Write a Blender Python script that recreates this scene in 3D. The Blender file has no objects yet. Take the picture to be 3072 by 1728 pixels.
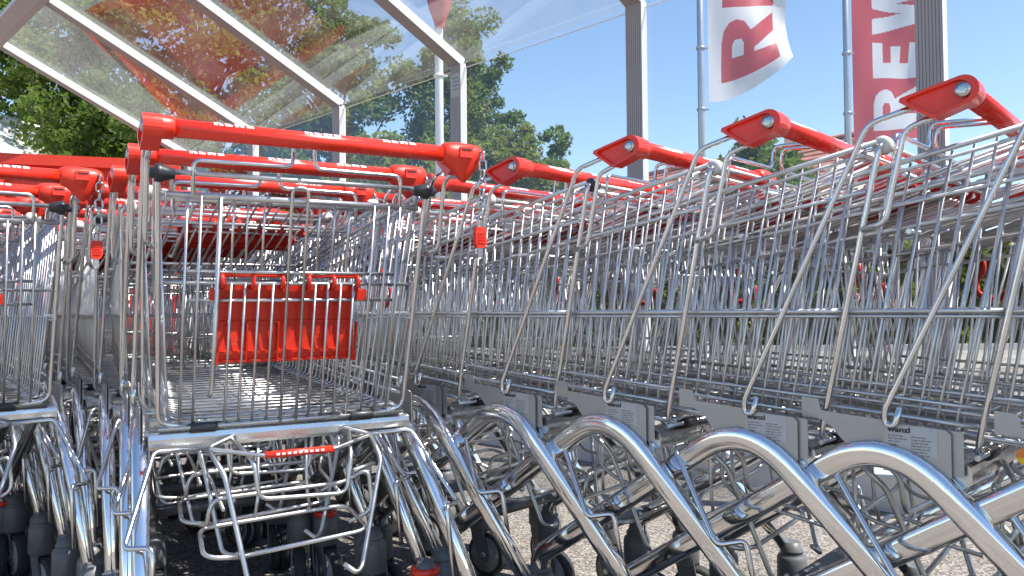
import bpy, bmesh, math, random
import numpy as np
from mathutils import Vector, Matrix

random.seed(7)
rng = np.random.default_rng(7)
SC = bpy.context.scene
COL = SC.collection
R = math.radians

# ------------------------------------------------------------------ camera
CAM_H, PITCH, ROLL, FOC = 0.7395, 0.0254, -0.0089, 2414.76
cam_d = bpy.data.cameras.new('camera'); cam = bpy.data.objects.new('camera', cam_d); COL.objects.link(cam)
cam_d.sensor_fit = 'HORIZONTAL'; cam_d.sensor_width = 36.0; cam_d.lens = 36.0 * FOC / 3072.0
cam_d.clip_start = 0.02; cam_d.clip_end = 3000
_fw = Vector((0, math.cos(PITCH), math.sin(PITCH))); _up0 = Vector((0, -math.sin(PITCH), math.cos(PITCH))); _r0 = Vector((1, 0, 0))
_rt = math.cos(ROLL) * _r0 + math.sin(ROLL) * _up0; _up = -math.sin(ROLL) * _r0 + math.cos(ROLL) * _up0
cam.matrix_world = Matrix(((_rt.x, _up.x, -_fw.x, 0), (_rt.y, _up.y, -_fw.y, 0), (_rt.z, _up.z, -_fw.z, CAM_H), (0, 0, 0, 1)))
SC.camera = cam

# ------------------------------------------------------------------ sky, sun, exposure
SUN_EL = R(58); SUN_V = Vector((0.956, -0.29, 0)).normalized()
SUN_AZ = math.atan2(SUN_V.x, SUN_V.y)            # clockwise from +Y
world = bpy.data.worlds.new('World'); SC.world = world; world.use_nodes = True
nt = world.node_tree; nt.nodes.clear()
sky = nt.nodes.new('ShaderNodeTexSky'); sky.sky_type = 'NISHITA'; sky.sun_disc = False
sky.sun_elevation = SUN_EL; sky.sun_rotation = SUN_AZ; sky.altitude = 150; sky.air_density = 1.0; sky.dust_density = 0.3; sky.ozone_density = 2.4
bg = nt.nodes.new('ShaderNodeBackground'); bg.inputs[1].default_value = 0.128
wo = nt.nodes.new('ShaderNodeOutputWorld')
nt.links.new(sky.outputs[0], bg.inputs[0]); nt.links.new(bg.outputs[0], wo.inputs[0])
sun_d = bpy.data.lights.new('sun', 'SUN'); sun_d.energy = 4.7; sun_d.angle = R(0.53); sun_d.color = (1.0, 0.955, 0.89)
sun = bpy.data.objects.new('sun', sun_d); COL.objects.link(sun)
_d = -(SUN_V * math.cos(SUN_EL) + Vector((0, 0, math.sin(SUN_EL))))
sun.rotation_euler = _d.to_track_quat('-Z', 'Y').to_euler(); sun.location = (6, -3, 12)
SC.view_settings.view_transform = 'Standard'; SC.view_settings.look = 'None'
SC.view_settings.exposure = 0.82; SC.view_settings.gamma = 1.0; SC.view_settings.use_curve_mapping = False
SC.render.engine = 'CYCLES'
SC.cycles.use_denoising = True
SC.cycles.max_bounces = 10; SC.cycles.glossy_bounces = 5; SC.cycles.transparent_max_bounces = 24; SC.cycles.diffuse_bounces = 4
SC.cycles.caustics_reflective = False; SC.cycles.caustics_refractive = False
SC.cycles.sample_clamp_indirect = 6.0

# ------------------------------------------------------------------ materials
MATS = {}
def mat(name, base, rough=0.5, metal=0.0, spec=0.5, coat=0.0, coat_rough=0.1, noise=None, bump=None, rough_noise=0.0, trans=0.0, wear=None):
    m = bpy.data.materials.new(name); m.use_nodes = True
    n = m.node_tree; b = n.nodes['Principled BSDF']
    b.inputs['Base Color'].default_value = (*base, 1); b.inputs['Roughness'].default_value = rough
    b.inputs['Metallic'].default_value = metal; b.inputs['Specular IOR Level'].default_value = spec
    b.inputs['Coat Weight'].default_value = coat; b.inputs['Coat Roughness'].default_value = coat_rough
    if trans: b.inputs['Transmission Weight'].default_value = trans
    tc = n.nodes.new('ShaderNodeTexCoord')
    if noise:                                    # (scale, amount)
        t = n.nodes.new('ShaderNodeTexNoise'); t.inputs['Scale'].default_value = noise[0]; t.inputs['Detail'].default_value = 5
        r = n.nodes.new('ShaderNodeValToRGB')
        a = noise[1]
        r.color_ramp.elements[0].position = 0.3; r.color_ramp.elements[1].position = 0.7
        r.color_ramp.elements[0].color = (*[c * (1 - a) for c in base], 1); r.color_ramp.elements[1].color = (*[min(1, c * (1 + a)) for c in base], 1)
        n.links.new(tc.outputs['Object'], t.inputs['Vector']); n.links.new(t.outputs['Fac'], r.inputs['Fac']); n.links.new(r.outputs[0], b.inputs['Base Color'])
    if rough_noise:
        t = n.nodes.new('ShaderNodeTexNoise'); t.inputs['Scale'].default_value = 35; t.inputs['Detail'].default_value = 6
        mr = n.nodes.new('ShaderNodeMapRange'); mr.inputs[1].default_value = 0.3; mr.inputs[2].default_value = 0.75
        mr.inputs[3].default_value = max(0.02, rough - rough_noise); mr.inputs[4].default_value = rough + rough_noise
        n.links.new(tc.outputs['Object'], t.inputs['Vector']); n.links.new(t.outputs['Fac'], mr.inputs[0]); n.links.new(mr.outputs[0], b.inputs['Roughness'])
    if bump:                                     # (scale, strength, distance)
        t = n.nodes.new('ShaderNodeTexNoise'); t.inputs['Scale'].default_value = bump[0]; t.inputs['Detail'].default_value = 6
        bp = n.nodes.new('ShaderNodeBump'); bp.inputs['Strength'].default_value = bump[1]; bp.inputs['Distance'].default_value = bump[2]
        n.links.new(tc.outputs['Object'], t.inputs['Vector']); n.links.new(t.outputs['Fac'], bp.inputs['Height']); n.links.new(bp.outputs[0], b.inputs['Normal'])
    if wear:                                     # (colour, amount): scuffs and scratches with a shape of their own
        src = b.inputs['Base Color'].links[0].from_socket if b.inputs['Base Color'].links else None
        mp = n.nodes.new('ShaderNodeMapping'); mp.inputs['Scale'].default_value = (5, 60, 38); mp.inputs['Rotation'].default_value = (0.3, 0.5, 0.2)
        t = n.nodes.new('ShaderNodeTexNoise'); t.inputs['Scale'].default_value = 6; t.inputs['Detail'].default_value = 7; t.inputs['Roughness'].default_value = 0.7
        t2 = n.nodes.new('ShaderNodeTexNoise'); t2.inputs['Scale'].default_value = 7; t2.inputs['Detail'].default_value = 3
        mr = n.nodes.new('ShaderNodeMapRange'); mr.inputs[1].default_value = 0.56; mr.inputs[2].default_value = 0.68; mr.inputs[3].default_value = 0; mr.inputs[4].default_value = wear[1]
        mr2 = n.nodes.new('ShaderNodeMapRange'); mr2.inputs[1].default_value = 0.42; mr2.inputs[2].default_value = 0.66
        mu = n.nodes.new('ShaderNodeMath'); mu.operation = 'MULTIPLY'
        mx = n.nodes.new('ShaderNodeMix'); mx.data_type = 'RGBA'; mx.inputs[7].default_value = (*wear[0], 1); mx.inputs[6].default_value = (*base, 1)
        oi = n.nodes.new('ShaderNodeObjectInfo'); va = n.nodes.new('ShaderNodeVectorMath'); va.operation = 'ADD'; sc_ = n.nodes.new('ShaderNodeMath'); sc_.operation = 'MULTIPLY'; sc_.inputs[1].default_value = 37.0
        n.links.new(oi.outputs['Random'], sc_.inputs[0]); n.links.new(tc.outputs['Object'], va.inputs[0]); n.links.new(sc_.outputs[0], va.inputs[1])
        n.links.new(va.outputs[0], mp.inputs[0]); n.links.new(mp.outputs[0], t.inputs['Vector']); n.links.new(va.outputs[0], t2.inputs['Vector'])
        n.links.new(t.outputs['Fac'], mr.inputs[0]); n.links.new(t2.outputs['Fac'], mr2.inputs[0]); n.links.new(mr.outputs[0], mu.inputs[0]); n.links.new(mr2.outputs[0], mu.inputs[1])
        if src: n.links.new(src, mx.inputs[6])
        n.links.new(mu.outputs[0], mx.inputs[0]); n.links.new(mx.outputs[2], b.inputs['Base Color'])
    MATS[name] = m
    return m

mat('red_plastic', (0.80, 0.036, 0.013), 0.36, coat=0.12, noise=(9, 0.10), rough_noise=0.10, bump=(140, 0.05, 0.002), wear=((0.80, 0.20, 0.13), 0.75))
# the thin moulded seat flap lets sunlight glow through
_m = mat('red_flap', (0.82, 0.036, 0.013), 0.38, noise=(9, 0.10), rough_noise=0.10, wear=((0.80, 0.20, 0.13), 0.6)); _n = _m.node_tree
_t = _n.nodes.new('ShaderNodeBsdfTranslucent'); _t.inputs[0].default_value = (0.90, 0.06, 0.02, 1); _x = _n.nodes.new('ShaderNodeMixShader'); _x.inputs[0].default_value = 0.14
_n.links.new(_n.nodes['Principled BSDF'].outputs[0], _x.inputs[1]); _n.links.new(_t.outputs[0], _x.inputs[2]); _n.links.new(_x.outputs[0], _n.nodes['Material Output'].inputs[0])
mat('red_tube', (0.80, 0.033, 0.012), 0.27, coat=0.2, noise=(6, 0.09), rough_noise=0.09, wear=((0.80, 0.22, 0.15), 0.7))
mat('chrome_wire', (0.58, 0.58, 0.575), 0.37, metal=1.0, rough_noise=0.08, noise=(14, 0.14))
mat('chrome_rod', (0.67, 0.675, 0.68), 0.19, metal=1.0, rough_noise=0.07, noise=(14, 0.10))
mat('chrome_tube', (0.76, 0.765, 0.77), 0.09, metal=1.0, rough_noise=0.05, noise=(8, 0.08), bump=(11, 0.06, 0.006), wear=((0.34, 0.32, 0.30), 0.55))
mat('galvanised', (0.40, 0.40, 0.385), 0.42, metal=0.55, rough_noise=0.08, noise=(12, 0.08))
mat('steel_bar', (0.66, 0.67, 0.66), 0.26, metal=0.9, rough_noise=0.10, noise=(10, 0.10), bump=(22, 0.08, 0.004))
mat('black_plastic', (0.025, 0.027, 0.032), 0.4)
mat('dark_grey_plastic', (0.10, 0.105, 0.115), 0.45, noise=(20, 0.15))
mat('castor_grey', (0.13, 0.132, 0.138), 0.45, noise=(25, 0.15))
mat('rubber', (0.035, 0.035, 0.037), 0.7, noise=(30, 0.3))
mat('wheel_grey', (0.33, 0.33, 0.32), 0.5, noise=(30, 0.15))
mat('white_plastic', (0.72, 0.72, 0.68), 0.35)
mat('white_print', (0.78, 0.74, 0.73), 0.4, wear=((0.75, 0.15, 0.12), 0.8))
mat('black_print', (0.02, 0.02, 0.022), 0.5)
mat('grey_print', (0.20, 0.20, 0.21), 0.5)
mat('sticker_paper', (0.47, 0.47, 0.47), 0.45, noise=(30, 0.06))
mat('sticker_yellow', (0.72, 0.50, 0.02), 0.4)
mat('sticker_orange', (0.75, 0.20, 0.03), 0.4)
mat('chain_steel', (0.55, 0.55, 0.55), 0.25, metal=1.0)
mat('aluminium', (0.39, 0.35, 0.345), 0.45, metal=0.0, noise=(4, 0.07), rough_noise=0.08)  # darkened: shade on post and beam inner faces is put into this colour
mat('aluminium_cap_lit_flank', (0.80, 0.79, 0.77), 0.4, noise=(3, 0.05))  # white of the caps; on post and beam flanks it paints in sunlight
mat('board_red', (0.80, 0.045, 0.018), 0.42, noise=(3, 0.08))
mat('pole_white', (0.75, 0.76, 0.78), 0.35, noise=(2, 0.08))
mat('pole_grey', (0.42, 0.45, 0.49), 0.3, metal=0.5, noise=(2, 0.1))
mat('bark', (0.10, 0.075, 0.055), 0.9, noise=(6, 0.35), bump=(30, 0.6, 0.02))
mat('house_white', (0.74, 0.73, 0.70), 0.8, noise=(2, 0.06))
mat('house_cream', (0.60, 0.55, 0.46), 0.85, noise=(2, 0.07))
mat('roof_tile', (0.38, 0.16, 0.11), 0.8, noise=(2.5, 0.25))
mat('window_glass', (0.03, 0.04, 0.05), 0.05)
mat('concrete', (0.42, 0.40, 0.37), 0.85, noise=(5, 0.12), bump=(60, 0.3, 0.004))
mat('concrete_light', (0.66, 0.65, 0.62), 0.8, noise=(6, 0.10), bump=(80, 0.2, 0.003))

def leaf_mat(name, c1, c2, trans=(0.20, 0.34, 0.05)):
    m = bpy.data.materials.new(name); m.use_nodes = True; n = m.node_tree; n.nodes.clear()
    o = n.nodes.new('ShaderNodeOutputMaterial'); g = n.nodes.new('ShaderNodeNewGeometry')
    r = n.nodes.new('ShaderNodeValToRGB'); r.color_ramp.elements[0].color = (*c1, 1); r.color_ramp.elements[1].color = (*c2, 1)
    d = n.nodes.new('ShaderNodeBsdfPrincipled'); d.inputs['Roughness'].default_value = 0.5; d.inputs['Specular IOR Level'].default_value = 0.22
    t = n.nodes.new('ShaderNodeBsdfTranslucent'); t.inputs[0].default_value = (*trans, 1)
    mx = n.nodes.new('ShaderNodeMixShader'); mx.inputs[0].default_value = 0.36
    n.links.new(g.outputs['Random Per Island'], r.inputs[0]); n.links.new(r.outputs[0], d.inputs['Base Color'])
    n.links.new(d.outputs[0], mx.inputs[1]); n.links.new(t.outputs[0], mx.inputs[2]); n.links.new(mx.outputs[0], o.inputs[0])
    MATS[name] = m
leaf_mat('leaf_dark', (0.038, 0.062, 0.015), (0.115, 0.150, 0.035))
leaf_mat('leaf_mid', (0.060, 0.088, 0.018), (0.185, 0.205, 0.048))
leaf_mat('leaf_light', (0.08, 0.11, 0.024), (0.23, 0.235, 0.055), (0.30, 0.38, 0.06))
leaf_mat('leaf_hedge', (0.035, 0.055, 0.012), (0.22, 0.23, 0.05), (0.25, 0.31, 0.05))

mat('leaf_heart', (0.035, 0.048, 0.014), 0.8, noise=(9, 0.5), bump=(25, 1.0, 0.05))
def ground_mat(name, base, speck, scale=160):
    m = bpy.data.materials.new(name); m.use_nodes = True; n = m.node_tree; b = n.nodes['Principled BSDF']
    b.inputs['Roughness'].default_value = 0.85; b.inputs['Specular IOR Level'].default_value = 0.25
    tc = n.nodes.new('ShaderNodeTexCoord')
    v = n.nodes.new('ShaderNodeTexVoronoi'); v.inputs['Scale'].default_value = scale
    r = n.nodes.new('ShaderNodeValToRGB'); e = r.color_ramp.elements
    e[0].position = 0.0; e[0].color = (*[c * 0.45 for c in base], 1); e[1].position = 1.0; e[1].color = (*speck, 1)
    x = e.new(0.45); x.color = (*base, 1)
    w = n.nodes.new('ShaderNodeSeparateColor')
    t = n.nodes.new('ShaderNodeTexNoise'); t.inputs['Scale'].default_value = 1.1; t.inputs['Detail'].default_value = 8; t.inputs['Roughness'].default_value = 0.65
    mr = n.nodes.new('ShaderNodeMapRange'); mr.inputs[1].default_value = 0.3; mr.inputs[2].default_value = 0.7; mr.inputs[3].default_value = 0.72; mr.inputs[4].default_value = 1.12
    mm = n.nodes.new('ShaderNodeMix'); mm.data_type = 'RGBA'; mm.blend_type = 'MULTIPLY'; mm.inputs[0].default_value = 1.0
    bp = n.nodes.new('ShaderNodeBump'); bp.inputs['Strength'].default_value = 0.8; bp.inputs['Distance'].default_value = 0.004
    n.links.new(tc.outputs['Object'], v.inputs['Vector']); n.links.new(tc.outputs['Object'], t.inputs['Vector'])
    n.links.new(v.outputs['Color'], w.inputs[0]); n.links.new(w.outputs[0], r.inputs[0])
    n.links.new(t.outputs['Fac'], mr.inputs[0]); n.links.new(r.outputs[0], mm.inputs[6]); n.links.new(mr.outputs[0], mm.inputs[7])
    n.links.new(mm.outputs[2], b.inputs['Base Color'])
    n.links.new(v.outputs['Distance'], bp.inputs['Height']); n.links.new(bp.outputs[0], b.inputs['Normal'])
    MATS[name] = m
ground_mat('asphalt', (0.232, 0.205, 0.178), (0.43, 0.385, 0.33), 150)
ground_mat('paving', (0.30, 0.285, 0.26), (0.40, 0.38, 0.345), 60)

def glass_mat(name, tint, dirt, ior):
    m = bpy.data.materials.new(name); m.use_nodes = True; n = m.node_tree; n.nodes.clear()
    o = n.nodes.new('ShaderNodeOutputMaterial')
    tr = n.nodes.new('ShaderNodeBsdfTransparent'); tr.inputs[0].default_value = (*tint, 1)
    gl = n.nodes.new('ShaderNodeBsdfGlossy'); gl.inputs['Roughness'].default_value = 0.0; gl.inputs[0].default_value = (1, 1, 1, 1)
    fr = n.nodes.new('ShaderNodeFresnel'); fr.inputs[0].default_value = 1.55
    ge = n.nodes.new('ShaderNodeNewGeometry'); io = n.nodes.new('ShaderNodeMapRange'); io.inputs[3].default_value = ior; io.inputs[4].default_value = 1 / ior
    n.links.new(ge.outputs['Backfacing'], io.inputs[0]); n.links.new(io.outputs[0], fr.inputs[0])     # the same reflectance from both sides
    mx = n.nodes.new('ShaderNodeMixShader')
    di = n.nodes.new('ShaderNodeBsdfDiffuse'); di.inputs[0].default_value = (0.62, 0.60, 0.57, 1)
    tl = n.nodes.new('ShaderNodeBsdfTranslucent'); tl.inputs[0].default_value = (0.62, 0.60, 0.57, 1)
    dm = n.nodes.new('ShaderNodeMixShader'); dm.inputs[0].default_value = 0.5
    tc = n.nodes.new('ShaderNodeTexCoord'); no = n.nodes.new('ShaderNodeTexNoise'); no.inputs['Scale'].default_value = 3.0; no.inputs['Detail'].default_value = 8
    mr = n.nodes.new('ShaderNodeMapRange'); mr.inputs[1].default_value = 0.35; mr.inputs[2].default_value = 0.8; mr.inputs[3].default_value = dirt * 0.4; mr.inputs[4].default_value = dirt * 1.8
    m2 = n.nodes.new('ShaderNodeMixShader')
    n.links.new(fr.outputs[0], mx.inputs[0]); n.links.new(tr.outputs[0], mx.inputs[1]); n.links.new(gl.outputs[0], mx.inputs[2])
    n.links.new(di.outputs[0], dm.inputs[1]); n.links.new(tl.outputs[0], dm.inputs[2])
    n.links.new(tc.outputs['Object'], no.inputs['Vector']); n.links.new(no.outputs['Fac'], mr.inputs[0]); n.links.new(mr.outputs[0], m2.inputs[0])
    n.links.new(mx.outputs[0], m2.inputs[1]); n.links.new(dm.outputs[0], m2.inputs[2]); n.links.new(m2.outputs[0], o.inputs[0])
    MATS[name] = m
glass_mat('glass_wall', (0.97, 0.98, 0.98), 0.005, 1.32)
glass_mat('glass_roof', (0.95, 0.965, 0.96), 0.05, 1.58)

def cloth_mat(name, col):
    m = bpy.data.materials.new(name); m.use_nodes = True; n = m.node_tree; n.nodes.clear()
    o = n.nodes.new('ShaderNodeOutputMaterial'); d = n.nodes.new('ShaderNodeBsdfDiffuse'); d.inputs[0].default_value = (*col, 1)
    t = n.nodes.new('ShaderNodeBsdfTranslucent'); t.inputs[0].default_value = (*col, 1)
    g = n.nodes.new('ShaderNodeBsdfGlossy'); g.inputs['Roughness'].default_value = 0.4
    mx = n.nodes.new('ShaderNodeMixShader'); mx.inputs[0].default_value = 0.42
    m2 = n.nodes.new('ShaderNodeMixShader'); m2.inputs[0].default_value = 0.05
    n.links.new(d.outputs[0], mx.inputs[1]); n.links.new(t.outputs[0], mx.inputs[2]); n.links.new(mx.outputs[0], m2.inputs[1]); n.links.new(g.outputs[0], m2.inputs[2]); n.links.new(m2.outputs[0], o.inputs[0])
    MATS[name] = m
cloth_mat('flag_white', (0.80, 0.79, 0.81)); cloth_mat('flag_red', (0.62, 0.10, 0.115))

# ------------------------------------------------------------------ mesh helpers
def V(*a): return Vector(a)
def fillet(P, rad, k=4):
    P = [Vector(p) for p in P]; out = [P[0]]
    for i in range(1, len(P) - 1):
        a, b, c = P[i - 1], P[i], P[i + 1]
        u = a - b; w = c - b; d = min(rad, 0.46 * u.length, 0.46 * w.length)
        s = b + u.normalized() * d; e = b + w.normalized() * d
        for j in range(k + 1):
            t = j / k; out.append(s * (1 - t) ** 2 + b * 2 * t * (1 - t) + e * t * t)
    out.append(P[-1]); return out

class MB:
    def __init__(s): s.v = []; s.f = []; s.m = []; s.sm = []; s.cur = 0
    def add(s, vs, fs, smooth=False):
        o = len(s.v); s.v += [tuple(v) for v in vs]
        for f in fs: s.f.append(tuple(i + o for i in f)); s.m.append(s.cur); s.sm.append(smooth)
    def tube(s, P, r, n=8, closed=False, cap=True, flat=None, sq=1.0):
        """sweep a circle (or an ellipse: flat=(ru, rv, up)) along a polyline"""
        P = [Vector(p) for p in P]; N = len(P); rs = r if isinstance(r, (list, tuple)) else [r] * N
        T = []
        for i in range(N):
            if closed: t = P[(i + 1) % N] - P[i - 1]
            else: t = P[min(i + 1, N - 1)] - P[max(i - 1, 0)]
            T.append(t.normalized())
        up = Vector(flat[2]) if flat else (Vector((0, 0, 1)) if abs(T[0].z) < 0.9 else Vector((1, 0, 0)))
        u = (up - T[0] * up.dot(T[0])).normalized(); vs = []
        for i in range(N):
            if flat: u = (up - T[i] * up.dot(T[i])).normalized()
            else: u = (u - T[i] * u.dot(T[i])).normalized()
            w = T[i].cross(u)
            for j in range(n):
                a = 2 * math.pi * j / n
                if flat:
                    ca_, sa_ = math.cos(a), math.sin(a); ca_ = math.copysign(abs(ca_) ** sq, ca_); sa_ = math.copysign(abs(sa_) ** sq, sa_); vs.append(P[i] + u * ca_ * flat[0] * rs[i] + w * sa_ * flat[1] * rs[i])
                else: vs.append(P[i] + (u * math.cos(a) + w * math.sin(a)) * rs[i])
        fs = []
        for i in range(N if closed else N - 1):
            i2 = (i + 1) % N
            for j in range(n):
                k = (j + 1) % n; fs.append((i * n + j, i * n + k, i2 * n + k, i2 * n + j))
        s.add(vs, fs, True)
        if cap and not closed:
            o = len(s.v) - len(vs)
            s.f.append(tuple(o + j for j in reversed(range(n)))); s.m.append(s.cur); s.sm.append(False)
            s.f.append(tuple(o + (N - 1) * n + j for j in range(n))); s.m.append(s.cur); s.sm.append(False)
        return s
    def box(s, c, d, M=None):
        hx, hy, hz = d[0] / 2, d[1] / 2, d[2] / 2
        vs = [Vector((x, y, z)) for x in (-hx, hx) for y in (-hy, hy) for z in (-hz, hz)]
        if M: vs = [M @ v for v in vs]
        vs = [v + Vector(c) for v in vs]
        s.add(vs, [(0, 1, 3, 2), (4, 6, 7, 5), (0, 4, 5, 1), (2, 3, 7, 6), (0, 2, 6, 4), (1, 5, 7, 3)]); return s
    def prism(s, poly, fn, t0, t1):
        """poly: 2D outline, fn(p, t) -> 3D; closed extrusion"""
        n = len(poly); a = [fn(p, t0) for p in poly]; b = [fn(p, t1) for p in poly]
        s.add(a + b, [tuple(reversed(range(n))), tuple(range(n, 2 * n))] + [(i, (i + 1) % n, n + (i + 1) % n, n + i) for i in range(n)]); return s
    def lathe(s, prof, c=(0, 0, 0), axis='z', n=16, smooth=True):
        vs = []
        for r, h in prof:
            for j in range(n):
                a = 2 * math.pi * j / n
                if axis == 'z': p = (r * math.cos(a), r * math.sin(a), h)
                else: p = (h, r * math.cos(a), r * math.sin(a))
                vs.append(Vector(p) + Vector(c))
        fs = [(i * n + j, i * n + (j + 1) % n, (i + 1) * n + (j + 1) % n, (i + 1) * n + j) for i in range(len(prof) - 1) for j in range(n)]
        fs += [tuple(reversed(range(n))), tuple(range((len(prof) - 1) * n, len(prof) * n))]
        s.add(vs, fs, False)
        for i in range(len(fs) - 2): s.sm[-len(fs) + i] = smooth
        return s
    def mesh(s, name, mats):
        me = bpy.data.meshes.new(name); me.from_pydata(s.v, [], s.f)
        for m in (mats if isinstance(mats, (list, tuple)) else [mats]): me.materials.append(MATS[m])
        me.polygons.foreach_set('material_index', s.m); me.polygons.foreach_set('use_smooth', s.sm)
        me.update()
        bm = bmesh.new(); bm.from_mesh(me); bmesh.ops.recalc_face_normals(bm, faces=bm.faces); bm.to_mesh(me); bm.free()
        return me
def link(name, me, parent=None, loc=None, rot=None):
    o = bpy.data.objects.new(name, me); COL.objects.link(o)
    if parent: o.parent = parent
    if loc is not None: o.location = loc
    if rot is not None: o.rotation_euler = rot
    return o
def tag(o, label=None, cat=None, group=None, kind=None):
    if label: o['label'] = label
    if cat: o['category'] = cat
    if group: o['group'] = group
    if kind: o['kind'] = kind
    return o

# block letters (unit height polygons), used for the printed word
LET = {
 'R': (0.86, [[(0, 0), (0, 1), (.50, 1), (.66, .96), (.76, .87), (.80, .74), (.76, .60), (.62, .50), (.86, 0), (.55, 0), (.36, .44), (.30, .44), (.30, 0)]], [[(.30, .62), (.46, .62), (.53, .66), (.53, .77), (.46, .81), (.30, .81)]]),
 'E': (0.68, [[(0, 0), (0, 1), (.68, 1), (.68, .78), (.30, .78), (.30, .62), (.62, .62), (.62, .41), (.30, .41), (.30, .22), (.68, .22), (.68, 0)]], []),
 'W': (1.18, [[(0, 1), (.30, 1), (.40, .42), (.50, 1), (.70, 1), (.80, .42), (.88, 1), (1.18, 1), (.96, 0), (.68, 0), (.59, .50), (.50, 0), (.22, 0)]], []),
}
def inpoly(P, poly):
    x, y = P[..., 0], P[..., 1]; r = np.zeros(x.shape, bool); n = len(poly)
    for i in range(n):
        x0, y0 = poly[i]; x1, y1 = poly[i - 1]
        c = ((y0 > y) != (y1 > y)) & (x < (x1 - x0) * (y - y0) / (y1 - y0 + 1e-12) + x0); r ^= c
    return r
def letter_mask(P, ch):
    w, A, B = LET[ch]; m = np.zeros(P.shape[:-1], bool)
    for a in A: m |= inpoly(P, a)
    for b in B: m &= ~inpoly(P, b)
    return m
def word_mask(P, word='REWE', gap=0.10):
    m = np.zeros(P.shape[:-1], bool); x = 0
    for ch in word:
        q = P.copy(); q[..., 0] -= x; m |= letter_mask(q, ch); x += LET[ch][0] + gap
    return m
def word_len(word='REWE', gap=0.10): return sum(LET[c][0] + gap for c in word) - gap
def word_cells(mb, fn, h, cells=14):
    """raised printing: one small quad per cell inside the letters, mapped by fn(u, v)"""
    L = word_len(); nu = int(L * cells); us = (np.arange(nu) + .5) / cells; vs = (np.arange(cells) + .5) / cells
    P = np.stack(np.meshgrid(us, vs, indexing='ij'), -1); M = word_mask(P); d = .5 / cells
    for i in range(nu):
        for j in range(cells):
            if M[i, j]:
                u, v = us[i], vs[j]
                mb.add([fn(u - d, v - d), fn(u + d, v - d), fn(u + d, v + d), fn(u - d, v + d)], [(0, 1, 2, 3)], True)

# ------------------------------------------------------------------ the shopping cart: shared meshes
HZ = 1.02
def rim_w(y): return 0.243 - 0.072 * (y - 0.115) / 0.835
def bot_w(y): return rim_w(y) - 0.019
def rim_z(y): return 0.972 - 0.165 * (y - 0.12)
def rail_z(y): return 0.906 - 0.127 * (y - 0.12)
def floor_z(y): return 0.542 + 0.066 * (y - 0.22)
def sill_z(y): return 0.574 + 0.062 * (y - 0.22)
def side_x(y, z):
    t = (z - 0.55) / (0.42); return bot_w(y) + (rim_w(y) - bot_w(y)) * t

CM = {}                                            # mesh library for the cart
def lib(name, mb, mats): CM[name] = mb.mesh(name, mats)

# handle tube, caps, coin lock
m = MB(); m.tube([(-0.262, 0, HZ), (0.24, 0, HZ)], 0.0145, 20); lib('handle', m, 'red_tube')
m = MB()
for x0 in (-0.172, -0.03, 0.105):
    h = 0.0165
    def fn(u, v, x0=x0):
        a = R(35) + v * h / 0.0145; r = 0.01475
        return Vector((x0 + u * h, -r * math.cos(a), HZ + r * math.sin(a)))
    word_cells(m, fn, h, 12)
lib('handle_print', m, 'white_print')
def cap_mesh(sgn):
    m = MB()
    arc = [(0.0195 * math.cos(R(a)), HZ + 0.0195 * math.sin(R(a))) for a in range(80, 256, 16)]
    poly = arc + [(0.034, 0.9885), (0.040, 0.9895), (0.079, 1.0175), (0.077, 1.0225)]
    fn = lambda p, t: Vector((sgn * t, p[0], p[1]))
    m.prism(poly, fn, 0.246, 0.266)
    cx = sum(p[0] for p in poly) / len(poly); cy = sum(p[1] for p in poly) / len(poly)
    cx, cy = 0.030, 1.012                         # outer rim with a recessed panel
    inner = [((p[0] - cx) * 0.80 + cx, (p[1] - cy) * 0.80 + cy) for p in poly]
    n = len(poly)
    m.add([fn(p, 0.266) for p in poly] + [fn(p, 0.2735) for p in poly] + [fn(p, 0.2735) for p in inner] + [fn(p, 0.2665) for p in inner],
          [(i, (i + 1) % n, n + (i + 1) % n, n + i) for i in range(n)] + [(n + i, n + (i + 1) % n, 2 * n + (i + 1) % n, 2 * n + i) for i in range(n)] +
          [(2 * n + i, 2 * n + (i + 1) % n, 3 * n + (i + 1) % n, 3 * n + i) for i in range(n)] + [tuple(range(3 * n, 4 * n))])
    if sgn < 0: m.lathe([(0.0160, -0.228), (0.0178, -0.230), (0.0188, -0.252), (0.0182, -0.262)], (0, 0, HZ), 'x', 20)
    return m
lib('end_cap', cap_mesh(-1), 'red_plastic'); lib('end_cap_right', cap_mesh(1), 'red_plastic')
m = MB(); m.lathe([(0.0035, -0.2745), (0.0095, -0.2748), (0.0095, -0.2665)], (0, 0, HZ), 'x', 14); m.lathe([(0.0030, -0.2765), (0.0062, -0.2762), (0.0065, -0.2745)], (0, 0, HZ), 'x', 6, False); lib('bolt', m, 'chain_steel')
m = MB(); m.lathe([(0.0095, 0.2665), (0.0095, 0.2748), (0.0035, 0.2745)], (0, 0, HZ), 'x', 14); lib('bolt_right', m, 'chain_steel')
m = MB()
sec = [(.220, .0160, .0160, .0162), (.2225, .0190, .0188, .0185), (.231, .0215, .0225, .0205), (.241, .0225, .0300, .0225), (.250, .0228, .0400, .0230), (.259, .0225, .0490, .0225), (.266, .0222, .0500, .0215), (.276, .0218, .0400, .0195), (.288, .0210, .0275, .0180), (.297, .0165, .0185, .0140), (.301, .0080, .0090, .0070)]
n = 20; vs = []
for x, rt_, rb, ry in sec:
    for j in range(n):
        a = 2 * math.pi * j / n; c, s_ = math.cos(a), math.sin(a)
        yy = ry * c if s_ > -.3 else ry * c * (0.95 - 0.35 * (rb - .02) / .04 * (-s_))
        vs.append((x, yy, HZ + (rt_ * s_ if s_ > 0 else rb * s_)))
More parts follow.
